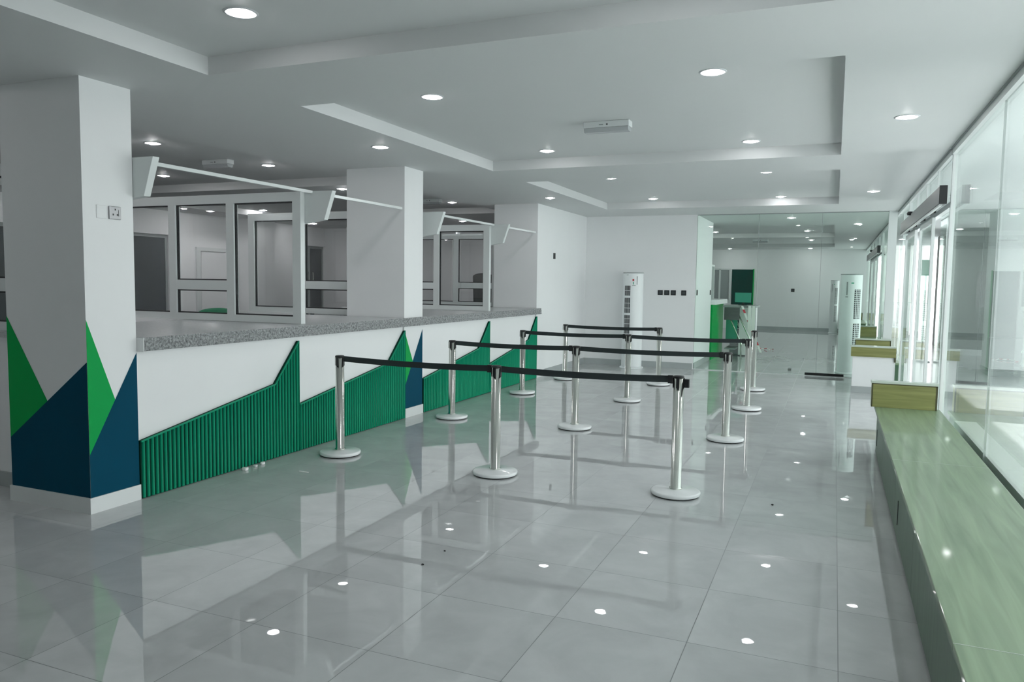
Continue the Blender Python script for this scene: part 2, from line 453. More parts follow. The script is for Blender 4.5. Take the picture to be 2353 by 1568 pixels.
# ------------------------------------------------------------------ counter
def counter_body(y0, y1, lab):
    t = thing('counter', lab, 'counter', (-4.7, (y0 + y1) / 2, 0))
    BX(-5.9, -4.425, y0, y1, 0, 1.035).build('counter_body', M['wall'], t)
    return t
counter_body(3.835, 7.385, 'white counter base with ribbed green panels, between near and middle columns')
counter_body(7.805, 11.495, 'white counter base with ribbed green panels, between middle and far columns')

# granite slab, notched round the middle column
b = MB()
fx = -4.352
poly = [(fx, 3.84), (fx, 11.56), (-4.405, 11.56), (-4.405, 11.49), (-5.95, 11.49), (-5.95, 7.81), (-4.404, 7.81), (-4.404, 7.38), (-5.95, 7.38), (-5.95, 3.84)]
b.prism(poly, 'z', 1.045, 1.132)
gt = b.build('granite_worktop', [M['granite'], M['granite_edge']])
# rough-hewn nose as a part, with real unevenness
nb = bmesh.new()
ny, nz = 260, 6
rows = []
for j in range(nz + 1):
    row = []
    for i in range(ny + 1):
        y = 3.84 + (11.56 - 3.84) * i / ny; z = 1.0385 + (1.1335 - 1.0385) * j / nz
        x = fx + .006 + (random.uniform(-.004, .007) if 0 < j < nz else -.002 + random.uniform(-.002, .002))
        row.append(nb.verts.new((x, y, z)))
    rows.append(row)
for j in range(nz):
    for i in range(ny): nb.faces.new((rows[j][i], rows[j][i + 1], rows[j + 1][i + 1], rows[j + 1][i]))
me = bpy.data.meshes.new('rough_edge'); nb.to_mesh(me); nb.free(); me.materials.append(M['granite_edge'])
ne = bpy.data.objects.new('rough_edge', me); C.objects.link(ne); ne.parent = gt
plabel(ne, 'rough hewn front edge of the granite top')
tag(gt, 'long grey granite counter top with a rough-hewn front edge', 'worktop')
tag(BX(-4.46, -4.345, 3.832, 3.838, 1.035, 1.13).build('edge_stop', M['wall']), 'small white block at the near end of the granite edge', 'block')

# green ribbed panels
def ribbed(y0, y1, zl, zk, zp, lab):
    yk = y0 + (y1 - y0) * .815
    def top(y): return zl + (zk - zl) * (y - y0) / (yk - y0) if y < yk else zk + (zp - zk) * (y - yk) / (y1 - yk)
    t = thing('ribbed_panel', lab, 'wall panel', (-4.4, (y0 + y1) / 2, 0), group='green ribbed panels on the counter front')
    b = MB(); b.prism([(y0, .003), (y1, .003), (y1, zp), (yk, zk), (y0, zl)], 'x', -4.424, -4.400)
    b.build('backing_board', M['green_gap_shade'], t)
    r = MB(); pitch = .0378; n = int((y1 - y0 - .01) / pitch); pitch = (y1 - y0 - .006) / n
    seg = 5
    for k in range(n):
        a = y0 + .003 + k * pitch + .0088; c = a + pitch - .0176
        pts = []
        for s_ in range(seg + 1):
            th = PI * s_ / seg
            pts.append(((a + c) / 2 - (c - a) / 2 * math.cos(th), -4.400 + .012 * math.sin(th)))
        for s_ in range(seg):
            (ya, xa), (yb, xb) = pts[s_], pts[s_ + 1]
            r.face([(xa, ya, .006), (xb, yb, .006), (xb, yb, top(yb) - .006), (xa, ya, top(ya) - .006)], 0, True)
        r.face([(p[1], p[0], top(p[0]) - .006) for p in pts], 0)
    r.build('ribs', M['green_rib'], t)
    e = MB()
    for (ya, za, yb, zb) in ((y0, zl, yk, zk), (yk, zk, y1, zp)):
        e.prism([(ya, za - .008), (yb, zb - .008), (yb, zb + .002), (ya, za + .002)], 'x', -4.400, -4.3875)
    e.box(-4.400, -4.3875, y1 - .004, y1, .003, zp - .01)
    e.build('edge_strip', M['green_rib'], t)
ribbed(3.835, 5.545, .41, .645, .997, 'green ribbed panel with a rising peak, nearest the first column')
ribbed(5.555, 7.385, .425, .66, .99, 'green ribbed panel directly before the middle column')
ribbed(7.81, 9.665, .405, .645, .998, 'green ribbed panel just past the middle column')
ribbed(9.68, 11.545 - .05, .40, .645, .998, 'farthest green ribbed panel, at the end of the counter')

# low wall returning left behind first column
t = thing('counter', 'low white counter wall running left from the nearest column', 'counter', (-6.1, 3.72, 0))
BX(-7.0, -5.175, 3.66, 3.80, 0, 1.10).build('counter_body', M['wall'], t)
BX(-7.0, -5.185, 3.645, 3.658, 0, .11).build('base_skirting', M['base'], t)
BX(-7.0, -5.175, 3.635, 3.83, 1.10, 1.14).build('granite_ledge', M['granite'], t)

# ------------------------------------------------------------------ glazed dividers between teller bays
def divider(y, xs, z0, lab, mid=1):
    """xs: mullion centre lines from right (hall side) to left; pane number mid has a middle rail, the others are tall."""
    t = thing('glazed_divider', lab, 'partition', ((xs[0] + xs[-1]) / 2, y, z0), group='glazed dividers between the teller bays')
    ya, yb = y - .03, y + .03; z1 = 2.345; hw = .046
    f = MB()
    for x in xs: f.box(x - hw, x + hw, ya, yb, z0, z1 - .085)
    f.box(xs[-1] - hw, xs[0] + hw, ya, yb, z1 - .085, z1)
    for a, c in zip(xs, xs[1:]): f.box(c + hw, a - hw, ya, yb, z0, z0 + .065)
    f.build('frame', M['alu'], t)
    for i, (a, c) in enumerate(zip(xs, xs[1:])):
        x0, x1 = c + hw, a - hw; za, zb = z0 + .065, z1 - .085
        spans = [(za, zb)]
        if i == mid:
            BX(x0, x1, ya + .002, yb - .002, 1.43, 1.525).build('mid_rail', M['alu'], t)
            spans = [(za, 1.43), (1.525, zb)]
        for (q, w) in spans:
            p = BX(x0 + .012, x1 - .012, y - .004, y + .004, q + .012, w - .012).build('glass_pane', M['glass_d'], t)
            g = MB(); s_ = .012
            g.box(x0, x0 + s_, y - .012, y + .012, q, w); g.box(x1 - s_, x1, y - .012, y + .012, q, w)
            g.box(x0 + s_, x1 - s_, y - .012, y + .012, q, q + s_); g.box(x0 + s_, x1 - s_, y - .012, y + .012, w - s_, w)
            g.build('gasket', M['gasket'], p)
    return t
Z0 = 1.134
divider(5.78, [-4.575, -5.36, -6.10, -6.86], Z0, 'glazed divider standing on the counter between the near and middle columns')
divider(7.60, [-5.23, -5.95, -6.72], Z0, 'glazed divider joined to the left side of the middle column', 0)
divider(9.85, [-4.535, -5.33, -6.07, -6.83], Z0, 'glazed divider standing on the counter between the middle and far columns')
divider(11.68, [-5.23, -5.95, -6.72], Z0, 'glazed divider joined to the left side of the far column', 0)
divider(3.73, [-5.24, -6.0, -6.76], 1.142, 'glazed divider on the low wall left of the nearest column', 0)
# wall behind the counter carrying the rear ends of the dividers
for y, l in ((5.78, 'white dwarf wall under the divider between near and middle columns'), (7.60, 'white dwarf wall under the divider at the middle column'),
             (9.85, 'white dwarf wall under the divider between middle and far columns'), (11.68, 'white dwarf wall under the divider at the far column')):
    tag(BX(-6.95, -5.955, y - .05, y + .05, 0, 1.133).build('dwarf_wall', M['wall']), l, 'wall')

# white privacy wings and rails
def wing(y, xi, lab):
    b = MB(); b.prism([(xi, 2.05), (xi, 2.352), (-4.222, 2.352), (-4.312, 2.092)], 'y', y - .028, y + .028)
    o = b.build('privacy_wing', M['alu'], bevel=.003); tag(o, lab, 'panel', 'white privacy wings above the counter')
WY = [3.862, 5.845, 7.98, 9.955]
wing(3.862, -4.70, 'white tapered wing board just behind the nearest column')
wing(5.842, -4.62, 'white tapered wing board on the divider post between near and middle columns')
wing(7.98, -4.70, 'white tapered wing board just behind the middle column')
wing(9.912, -4.58, 'white tapered wing board on the divider post between middle and far columns')
def rail(y0, y1, lab):
    tag(BX(-4.468, -4.438, y0, y1, 2.330, 2.356).build('overhead_rail', M['alu']), lab, 'rail', 'white rails above the counter')
rail(3.892, 5.812, 'white overhead rail nearest the first column')
rail(5.872, 7.388, 'white overhead rail ending at the front of the middle column')
rail(8.01, 9.882, 'white overhead rail just past the middle column')
rail(9.942, 11.498, 'farthest white overhead rail, ending at the far column')

# ------------------------------------------------------------------ office chairs behind the counter
def office_chair(x, y, rz, top, mat, lab, w=.46):
    t = thing('office_chair', lab, 'chair', (x, y, 0), rz)
    b = MB(); prof = []
    n = 14; hw = w / 2
    pts = []
    for k in range(n + 1):
        a = PI * k / n; pts.append((hw * math.cos(a), top - .07 + .07 * math.sin(a)))
    pts += [(-hw * .85, .62), (hw * .85, .62)]
    b.prism(pts, 'y', .20, .27); b.build('backrest', mat, t, True, .02)
    MB().box(-.24, .24, -.25, .22, .42, .50).build('seat', mat, t, True, .03)
    MB().tube([(0, 0, .10), (0, 0, .42)], .03).build('stem', M['black'], t, True)
    MB().tube([(0, .20, .46), (0, .29, .5), (0, .285, .75)], .018).build('back_bracket', M['black'], t, True)
    for k in range(5):
        a = 2 * PI * k / 5 + .3
        L_ = MB().tube([(0, 0, .11), (.27 * math.cos(a), .27 * math.sin(a), .075)], .022).build('leg', M['black'], t, True)
        MB().lathe([(.0, .0), (.028, .004), (.03, .03), (.028, .056), (0, .06)], .27 * math.cos(a), .27 * math.sin(a), 12).build('caster', M['black'], L_, True)
    return t
office_chair(-6.62, 6.75, .3, 1.195, M['chairgreen'], 'green office chair behind the divider nearest the first column', .5)
office_chair(-6.35, 13.0, .25, 1.12, M['chairgreen'], 'green office chair behind the divider nearest the far column', .5)
office_chair(-6.66, 14.1, .1, 1.72, M['black'], 'black high-backed office chair near the far column', .44)

# ------------------------------------------------------------------ stanchions
def stanchion(x, y, lab, belt_to=None, tab=None, clip_in=None):
    t = thing('belt_stanchion', lab, 'barrier post', (x, y, 0), 0, 'belt barrier posts in the hall')
    foot = MB().lathe([(.155, 0), (.168, .001), (.168, .008), (.15, .010)], n=40).build('rubber_foot', M['rubber'], t, True)
    MB().lathe([(.175, .009), (.180, .013), (.181, .030), (.177, .036), (.168, .0385), (.05, .044), (.042, .047)], n=56).build('base', M['disc'], t, True)
    MB().lathe([(.046, .047), (.046, .055), (.0385, .057), (.0385, .868)], n=32).build('pole', M['chrome'], t, True)
    MB().lathe([(.0385, .869), (.0405, .871), (.0405, .878), (.036, .884), (.01, .886)], n=32).build('top_cap', M['black'], t, True)
    for a in (0, PI / 2, PI, 3 * PI / 2):
        c, s_ = math.cos(a), math.sin(a)
        # slim receiver slots round the head
        pts = []
        for (rr, tt) in ((.0382, -.012), (.0418, -.012), (.0418, .012), (.0382, .012)):
            pts.append((rr * c - tt * s_, rr * s_ + tt * c))
        MB().prism(pts, 'z', .795, .8685).build('receiver_slot', M['black'], t, True)
    if belt_to:
        dx, dy = belt_to[0] - x, belt_to[1] - y
        d = math.hypot(dx, dy); ux, uy = dx / d, dy / d; nx, ny = -uy, ux
        b = MB(); n = 12
        zs = lambda f: .856 - .012 * 4 * f * (1 - f)
        s0, s1 = .043, d - .075
        for k in range(n):
            f0, f1 = k / n, (k + 1) / n
            for sg in (1,):
                p = [(s0 + (s1 - s0) * f, zs(f)) for f in (f0, f1)]
                tck = .0012
                A = [(ux * q + nx * tck, uy * q + ny * tck) for q, _ in p]; B_ = [(ux * q - nx * tck, uy * q - ny * tck) for q, _ in p]
                h_ = .0245
                for P_ in (A, B_):
                    b.face([(P_[0][0], P_[0][1], p[0][1] - h_), (P_[1][0], P_[1][1], p[1][1] - h_), (P_[1][0], P_[1][1], p[1][1] + h_), (P_[0][0], P_[0][1], p[0][1] + h_)])
                for e_ in (-h_, h_):
                    b.face([(A[0][0], A[0][1], p[0][1] + e_), (A[1][0], A[1][1], p[1][1] + e_), (B_[1][0], B_[1][1], p[1][1] + e_), (B_[0][0], B_[0][1], p[0][1] + e_)])
        bo = b.build('belt', M['belt'], t, True)
        def obox(q0, q1, hw, z0, z1):
            k = MB(); k.prism([(ux * q0 + nx * hw, uy * q0 + ny * hw), (ux * q1 + nx * hw, uy * q1 + ny * hw), (ux * q1 - nx * hw, uy * q1 - ny * hw), (ux * q0 - nx * hw, uy * q0 - ny * hw)], 'z', z0, z1); return k
        obox(s1 - .004, d - .0425, .012, .824, .885).build('belt_clip', M['black'], bo, True, .003)
    if tab:
        k = MB().box(.0425, .078, -.016, .016, .80, .862); k.build('belt_end_tab', M['black'], t, True, .004)
    return t
XS = [-3.965, -2.47, -0.985]; YS = [5.575, 7.70, 9.82, 11.62]
P_ = {}
P_[0] = [(-3.985, 5.585), (-2.46, 5.545), (-1.02, 5.585)]
P_[1] = [(-3.945, 7.66), (-2.495, 7.70), (-.945, 7.78)]
P_[2] = [(-3.957, 9.81), (-2.465, 9.82), (-.955, 9.86)]
P_[3] = [(-3.94, 11.59), (-2.44, 11.64), (-1.06, 11.75)]
rows_ = ['front row', 'second row', 'third row', 'back row']
side_ = ['left', 'middle', 'right']
labs = {(0, 0): 'steel belt barrier post closest to the ribbed green panel, front row left', (0, 1): 'steel belt barrier post in the middle of the front row',
        (0, 2): 'largest, nearest steel belt barrier post, with a belt tab, at the front row right end',
        (1, 0): 'steel belt barrier post at the left end of the second row', (1, 1): 'steel belt barrier post in the middle of the second row',
        (1, 2): 'steel belt barrier post at the right end of the second row', (2, 0): 'steel belt barrier post at the left end of the third row',
        (2, 1): 'steel belt barrier post in front of the tower air conditioner, third row', (2, 2): 'steel belt barrier post at the right end of the third row',
        (3, 0): 'steel belt barrier post at the left end of the back row', (3, 1): 'steel belt barrier post at the middle of the back row, where its belt ends',
        (3, 2): 'lone steel belt barrier post without a belt, right end of back row'}
for r in range(4):
    for c in range(3):
        nxt = P_[r][c + 1] if c < 2 and not (r == 3 and c == 1) else None
        stanchion(*P_[r][c], labs[(r, c)], nxt, tab=(r == 0 and c == 2))

# ------------------------------------------------------------------ downlights and emergency lights
def downlight(x, y, z, lab):
    off = x < -5.3 or y > 14.2
    t = thing('downlight', lab, 'ceiling light', (x, y, z), 0, 'recessed round downlights')
    MB().lathe([(.072, -.001), (.072, -.005), (.078, -.0055), (.086, -.003), (.088, 0)], n=36, caps=False).build('trim_ring', M['lampring'], t, True)
    MB().lathe([(.072, -.0012), (.040, -.0012), (.0385, -.0014)], n=36, caps=False).build('reflector', M['office_refl' if off else 'lamp_refl'], t, True)
    MB().lathe([(.0385, -.0014), (.036, -.008), (.024, -.014), (.008, -.0165)], n=24).build('bulb', M['office_lamp' if off else 'lamp'], t, True)
DL = [(-2.87, 3.18, HR, 'large downlight in the coffer nearest the camera, top left'),
      (-.78, 3.1, HR, 'downlight in the nearest coffer, on the window side'),
      (-2.81, 5.10, HR, 'downlight in the second coffer, left of its near pair'),
      (-.78, 5.12, HR, 'downlight in the second coffer, right of its near pair'),
      (-4.0, 6.26, H, 'downlight on the ceiling border above the counter, before the middle column'),
      (-2.81, 7.56, HR, 'downlight in the second coffer, left of its far pair'),
      (-.79, 7.66, HR, 'downlight in the second coffer, right of its far pair'),
      (-3.945, 10.78, H, 'downlight on the ceiling border near the far column'),
      (-2.74, 12.28, HR, 'downlight in the third coffer, left of its far pair'),
      (-.82, 12.5, HR, 'downlight in the third coffer, right of its far pair'),
      (-2.74, 9.75, HR, 'downlight in the third coffer, left of its near pair'),
      (-.82, 9.75, HR, 'downlight in the third coffer, right of its near pair'),
      (.435, 6.4, H, 'downlight by the glass wall, nearest the camera'),
      (.412, 11.17, H, 'downlight by the glass wall, above the far bench'),
      (-.79, 15.1, H, 'downlight just beyond the end glass, in the far room'),
      (.37, 16.85, H, 'downlight beyond the end glass, by the glass wall'),
      (-.69, 20.4, HR, 'downlight inside the coffer of the far room'),
      (-2.92, 24.0, HR, 'downlight in the far coffer of the far room, left'),
      (-2.9, 20.4, HR, 'downlight inside the coffer of the far room, left'),  # some lamps of the far room are added to brighten it
      (-.7, 24.4, HR, 'downlight in the far coffer of the far room, right'),
      (-.8, 27.4, H, 'downlight close to the far room end wall'),
      (-3.4, 27.4, H, 'downlight above the dark green door in the far room'),
      (.36, 22.4, H, 'farthest downlight by the glass wall in the far room'),
      (-6.47, 5.88, HR, 'downlight in the office coffer right beside the nearest column'),
      (-6.35, 7.47, HR, 'downlight in the office coffer, right of the emergency light'),
      (-8.38, 7.78, HR, 'downlight deep in the first office coffer'),
      (-6.33, 8.94, H, 'downlight on the office ceiling left of the middle column'),
      (-6.18, 11.95, HR, 'downlight in the office coffer beside the far column'),
      (-10.6, 10.1, HR, 'downlight deep in the office by the dark screen'),
      (-10.6, 12.3, HR, 'downlight deep in the office by the white door'),
      (-10.75, 8.4, HR - .11, 'added fill lamp close to the dark screen deep in the office, left'),  # further office lamps, added to brighten the walls behind the dividers
      (-10.9, 11.2, HR - .11, 'added fill lamp close to the white office door, left of it'),
      (-10.9, 14.3, HR - .11, 'added fill lamp in the far corner of the office'),
      (-8.4, 10.4, HR, 'added fill lamp in the second office coffer, near side'),
      (-8.4, 12.4, HR, 'added fill lamp in the second office coffer, far side'),
      (-7.2, 14.4, HR - .11, 'added fill lamp at the far end of the office, right'),
      (.435, 1.8, H, 'downlight by the glass wall, beside the camera')]
for ix, x in enumerate((-11.0, -9.6, -8.2, -6.7)):  # lamp grid added beside the view to light the office
    for iy, y in enumerate((.9, 2.5, 4.1)):
        DL.append((x, y, HR if (-10.8 < x < -5.52 and y < 3.2) else H, 'added office fill lamp left of the nearest column, ' + ('front', 'second', 'third')[iy] + ' row ' + ('far left', 'left', 'right', 'far right')[ix]))
for d in DL: downlight(*d)

def emergency(x, y, z, lab, L_=.40):
    t = thing('emergency_light', lab, 'emergency light', (x, y, z), 0, 'ceiling emergency lights')
    h = L_ / 2
    hs = MB().box(-h, h, -.055, .055, -.052, 0); hs.build('housing', M['emw'], t, True, .006)
    d = MB(); pr = [(-.052, -.053), (.052, -.053), (.036, -.088), (-.036, -.088)]
    d.prism(pr, 'x', -h + .006, h - .006); d.build('diffuser', M['emd'], t, True, .004)
    k = MB().tube([(h * .05, -.056, -.03), (h * .05, -.058, -.03)], .007); k.build('indicator', M['black'], t, True)
    MB().box(-h * .3, -h * .12, -.0565, -.055, -.034, -.026).build('test_label', M['greyp'], t, True)
emergency(-1.83, 6.38, HR, 'white emergency light in the second hall coffer')
emergency(-6.66, 6.97, HR, 'white emergency light in the first office coffer', .38)
emergency(-6.3, 11.4, HR, 'white emergency light in the office coffer beside the far column', .38)
emergency(-1.93, 22.0, H, 'small emergency light on the far room ceiling')

# ------------------------------------------------------------------ switches and sockets
def plate(face, a, b, z, w, h, mat, lab, cat='socket', name='wall_socket', d=.012, group=None, detail='sock'):
    """face: ('x', X) looking +x, ('y', Y) looking -y."""
    ax, v = face
    t = thing(name, lab, cat, (v, a, z) if ax == 'x' else (a, v, z), 0, group)
    def bx(u0, u1, z0, z1, d0, d1):
        return BX(v + d0, v + d1, a + u0, a + u1, z + z0, z + z1) if ax == 'x' else BX(a + u0, a + u1, v - d1, v - d0, z + z0, z + z1)
    bx(-w / 2, w / 2, -h / 2, h / 2, 0, d).build('plate', mat, t, False, .003)
    if detail == 'sock':
        for (du, dz) in ((0, .022), (-.016, -.012), (.016, -.012)):
            bx(du - .0045, du + .0045, dz - .006, dz + .006, d, d + .001).build('pin_hole', M['black'], t)
        bx(w * .28, w * .44, -.02, .02, d, d + .003).build('rocker', M['steel_plate'], t)
    elif detail == 'rocker':
        bx(-w * .25, w * .25, -h * .3, h * .3, d, d + .003).build('rocker', M['black'], t)
    elif detail == 'dark':
        bx(-w * .3, w * .3, -h * .3, h * .3, d, d + .002).build('insert', M['grille'], t)
    return t
plate(('x', XL), 3.681, 0, 1.967, .088, .085, M['steel_plate'], 'steel wall socket on the right face of the nearest column')
plate(('x', XL), 3.585, 0, 1.967, .075, .085, M['wall'], 'blank white cover plate left of the steel socket on the column', 'cover plate', 'cover_plate', .005, None, None)
plate(('x', XL), 12.295, 0, 1.995, .085, .10, M['black'], 'black switch on the white side wall left of the air conditioner', 'switch', 'light_switch', .012, None, 'rocker')
for x, l in ((-2.965, 'first'), (-2.845, 'second'), (-2.725, 'third'), (-2.535, 'fourth, set slightly apart')):
    plate(('y', YE), x, 0, 1.39, .092, .092, M['black'], l + ' black socket from the left in the row on the end wall', 'socket', 'wall_socket', .012, 'black sockets on the end wall', 'dark')
plate(('x', -2.33), 14.28, 0, 1.40, .09, .10, M['black'], 'black switch on the passage wall nearest the end glass', 'switch', 'light_switch', .012, None, 'rocker')
plate(('x', -2.33), 15.90, 0, 1.39, .09, .10, M['black'], 'black switch at the far corner of the passage wall', 'switch', 'light_switch', .012, None, 'rocker')
plate(('y', 28.3), -1.34, 0, 1.39, .11, .11, M['black'], 'lone black socket in the middle of the far room wall', 'socket', 'wall_socket', .012, None, 'dark')

# ------------------------------------------------------------------ tower air conditioners
def tower(x, y, rz, lab, mirror=1, h=1.75, r=.185, style='slat'):
    t = thing('tower_air_conditioner', lab, 'air conditioner', (x, y, 0), rz, 'tower air conditioners')
    MB().lathe([(r * 1.16, 0), (r * 1.18, .006), (r * 1.16, .022), (r * 1.02, .03)], n=48).build('foot', M['acw'], t, True)
    MB().lathe([(r * .99, .03), (r, .04), (r, h - .03), (r * .985, h - .012)], n=48).build('body', M['acw'], t, True)
    MB().lathe([(r * .96, h - .012), (r * 1.01, h - .009), (r * 1.0, h - .001), (r * .8, h)], n=48).build('top_cap', M['greyp'], t, True)
    # grilles wrap part of the front (local front is -y)
    def patch(a0, a1, z0, z1, rr, n=10):
        b = MB()
        for k in range(n):
            p = a0 + (a1 - a0) * k / n; q = a0 + (a1 - a0) * (k + 1) / n
            b.face([(rr * math.sin(p), -rr * math.cos(p), z0), (rr * math.sin(q), -rr * math.cos(q), z0), (rr * math.sin(q), -rr * math.cos(q), z1), (rr * math.sin(p), -rr * math.cos(p), z1)], 0, True)
            b.face([(rr * math.sin(p), -rr * math.cos(p), z1), (rr * math.sin(q), -rr * math.cos(q), z1), ((r - .001) * math.sin(q), -(r - .001) * math.cos(q), z1), ((r - .001) * math.sin(p), -(r - .001) * math.cos(p), z1)])
        return b
    a0, a1 = sorted((-.52 * mirror, .12 * mirror))
    segs = [(1.33, 1.51), (1.015, 1.29), (.64, .975)] if style == 'slat' else [(.98, 1.50), (.40, .90)]
    for z0, z1 in segs:
        g = patch(a0, a1, z0, z1, r + .002).build('grille', M['grille'], t, True)
        s = MB(); nv = 5 if style == 'slat' else 4
        for k in range(1, nv):
            p = a0 + (a1 - a0) * k / nv; wv = .012 if style == 'slat' else .032; pb = patch(p - wv, p + wv, z0, z1, r + .005, 2)
            off = len(s.v); s.v += pb.v; s.f += [tuple(i + off for i in f) for f in pb.f]; s.m += pb.m; s.sm += pb.sm
        hz = .09 if style == 'slat' else .036
        zz = z0 + hz
        while zz < z1 - .01:
            pb = patch(a0, a1, zz - .004, zz + .004, r + .0045)
            off = len(s.v); s.v += pb.v; s.f += [tuple(i + off for i in f) for f in pb.f]; s.m += pb.m; s.sm += pb.sm
            zz += hz
        s.build('louvre', M['acw'], g, True)
    def strip(a, b_, z0, z1, mat, nm): 
        a, b_ = sorted((a * mirror, b_ * mirror)); return patch(a, b_, z0, z1, r + .0025, 5).build(nm, mat, t, True)
    if style == 'slat':
        plabel(strip(.30, .47, 1.596, 1.63, M['red'], 'red_badge'), 'small red badge')
        strip(.36, .44, 1.535, 1.58, M['green_p'], 'energy_sticker')
        strip(.28, .62, 1.508, 1.518, M['greyp'], 'control_slot')
        strip(.72, .80, 1.53, 1.68, M['greyp'], 'display_strip')
        strip(-.32, -.1, h - .05, h - .042, M['greyp'], 'vent_slit')
    else:
        strip(.20, .45, 1.60, 1.62, M['green_p'], 'energy_sticker')
        strip(.75, .88, 1.40, 1.63, M['greyp'], 'display_strip')
        strip(.70, .95, 1.36, 1.375, M['greyp'], 'control_slot')
    return t
tower(-3.40, 13.79, -.15, 'white tower air conditioner standing against the end wall', 1)
tower(.27, 14.88, .42, 'white tower air conditioner just behind the end glass, right side', -1, 1.77, .18, 'grid')
tower(.0, 27.3, .2, 'distant white tower air conditioner at the far room wall', -1, 1.75, .13, 'grid')

# ------------------------------------------------------------------ end glass partition
def glass_end():
    r = struct(BX(-2.33, .77, YE + .02, YE + .035, .012, H - .012).build('window_1', M['glass_e']), 'floor-to-ceiling glass wall closing the hall', 'window')
    b = MB(); b.box(-2.33, .77, YE + .01, YE + .045, H - .012, H); b.build('head_channel', M['greyp'], r)
    b = MB(); b.box(-2.33, .77, YE + .01, YE + .045, 0, .012); b.build('sill_channel', M['alu'], r)
    for x in (-1.27, -.24): BX(x - .003, x + .003, YE + .0185, YE + .0365, .012, H - .012).build('glass_joint', M['greyp'], r)
    BX(-.42, .20, YE + .008, YE + .048, .013, .055).build('patch_rail', M['black'], r)
    BX(-2.336, -2.33, YE + .01, YE + .045, 0, H).build('edge_channel', M['greyp'], r)
glass_end()
struct(BX(.772, .90, YE - .02, YE + .08, 0, H).build('trim_1', M['alu']), 'white post where the end glass meets the glass front', 'post')

# ------------------------------------------------------------------ glass front with sliding doors
def glass_front(nm, y0, y1, joints, door=None):
    r = struct(BX(XG - .03, XG + .04, y0, y1, H - .055, H).build(nm, M['alu']), None, None)
    BX(XG - .045, XG + .05, y0, y1, H - .008, H - .0005).build('head_shadow_strip', M['greyp'], r)  # solid grey strip stands in for the shadow line under the ceiling
    BX(XG - .02, XG + .035, y0, y1, 0, .03).build('sill_channel', M['alu'], r)
    pts = [y0] + joints + [y1]
    for a, c in zip(pts, pts[1:]):
        BX(XG, XG + .012, a + .003, c - .003, .03, H - .055).build('glass_pane', M['glass'], r)
    for j in joints: BX(XG - .001, XG + .013, j - .003, j + .003, .03, H - .055).build('glass_joint', M['alu'], r)
    return r
glass_front('window_2', 1.2, 7.94, [3.5, 5.8])
wall('wall_right_unseen', .95, 1.02, -2.25, 1.2, 0, H);  # unseen solid wall added instead of glass to dim the near hall
glass_front('window_3', 12.36, YE + .02, [])
glass_front('window_4', YE + .06, 18.9, [16.4])
glass_front('window_5', 25.0, 28.3, [])
def doorway(nm, y0, y1, lab, oplab, s1, s2):
    """y0..y1 door bay; s1 near leaf span, s2 far leaf span"""
    r = struct(BX(XG - .03, XG + .04, y0 + .06, y1 - .06, H - .055, H).build(nm, M['alu']), lab, 'door')
    BX(XG - .045, XG + .05, y0 + .06, y1 - .06, H - .008, H - .0005).build('head_shadow_strip', M['greyp'], r)  # shadow line over the doors, drawn as a grey strip
    for a in (y0 + .02, y1 - .06): BX(XG - .02, XG + .02, a, a + .04, 0, H - .001).build('door_post', M['alu'], r)
    BX(XG - .02, XG + .035, y0 + .06, y1 - .06, 2.28, 2.33).build('transom', M['alu'], r)
    n = 4
    for k in range(n):
        a = y0 + .06 + (y1 - y0 - .12) * k / n; c = y0 + .06 + (y1 - y0 - .12) * (k + 1) / n
        BX(XG, XG + .012, a + .02, c - .02, 2.33, H - .055).build('transom_pane', M['glass'], r)
        if k: BX(XG - .015, XG + .03, a - .02, a + .02, 2.33, H - .055).build('transom_mullion', M['alu'], r)
    # fixed sidelights (outer plane) and sliding leaves (inner plane)
    w = y1 - y0
    for (a, c, dx) in ((y0 + .06, s1[0] + .05, .03), (s2[1] - .05, y1 - .06, .03)):
        if c - a > .1:
            BX(XG + dx, XG + dx + .012, a, c, .03, 2.28).build('sidelight_pane', M['glass'], r)
    for (a, c) in (s1, s2):
        lf = MB(); x0, x1 = XG - .055, XG - .025; q = .045
        lf.box(x0, x1, a, a + q, .01, 2.27); lf.box(x0, x1, c - q, c, .01, 2.27); lf.box(x0, x1, a + q, c - q, 2.21, 2.27); lf.box(x0, x1, a + q, c - q, .01, .075)
        leaf = lf.build('sliding_leaf', M['alu'], r)
        BX(XG - .044, XG - .036, a + q, c - q, .075, 2.21).build('leaf_glass', M['glass'], leaf)
        BX(XG - .062, XG - .0555, a + .015, a + .03, .95, 1.35).build('pull_handle', M['chrome'], leaf)
    # sliding door operator
    t = thing('door_operator', oplab, 'door operator', (.88, (y0 + y1) / 2, 2.38))
    BX(.832, XG - .058, y0 - .02, y1 + .0, 2.305, 2.465).build('cover', M['op_grey'], t, False, .004)
    BX(.830, XG - .056, y0 - .036, y0 - .0205, 2.302, 2.468).build('end_cap', M['black'], t)
    BX(.838, .862, y0, y1, 2.288, 2.3045).build('track', M['alu'], t)
    for k in range(4):
        yy = y0 + .7 + k * .95; BX(.866, XG - .062, yy, yy + .35, 2.285, 2.3045).build('roller_carriage', M['black'], t)
    MB().lathe([(.0, 2.443), (.032, 2.446), (.04, 2.468), (.03, 2.49), (0, 2.493)], .825, y0 + 2.85, 16).build('motion_sensor', M['black'], t)
doorway('door_1', 7.94, 12.36, 'glazed automatic sliding door in the glass front', 'grey sliding door operator with black end, above the hall doorway', (9.0, 10.25), (10.85, 12.2))
doorway('door_2', 18.9, 25.0, 'glazed sliding door of the far room', 'small grey door operator above the far room doorway', (20.2, 21.8), (22.0, 23.9))

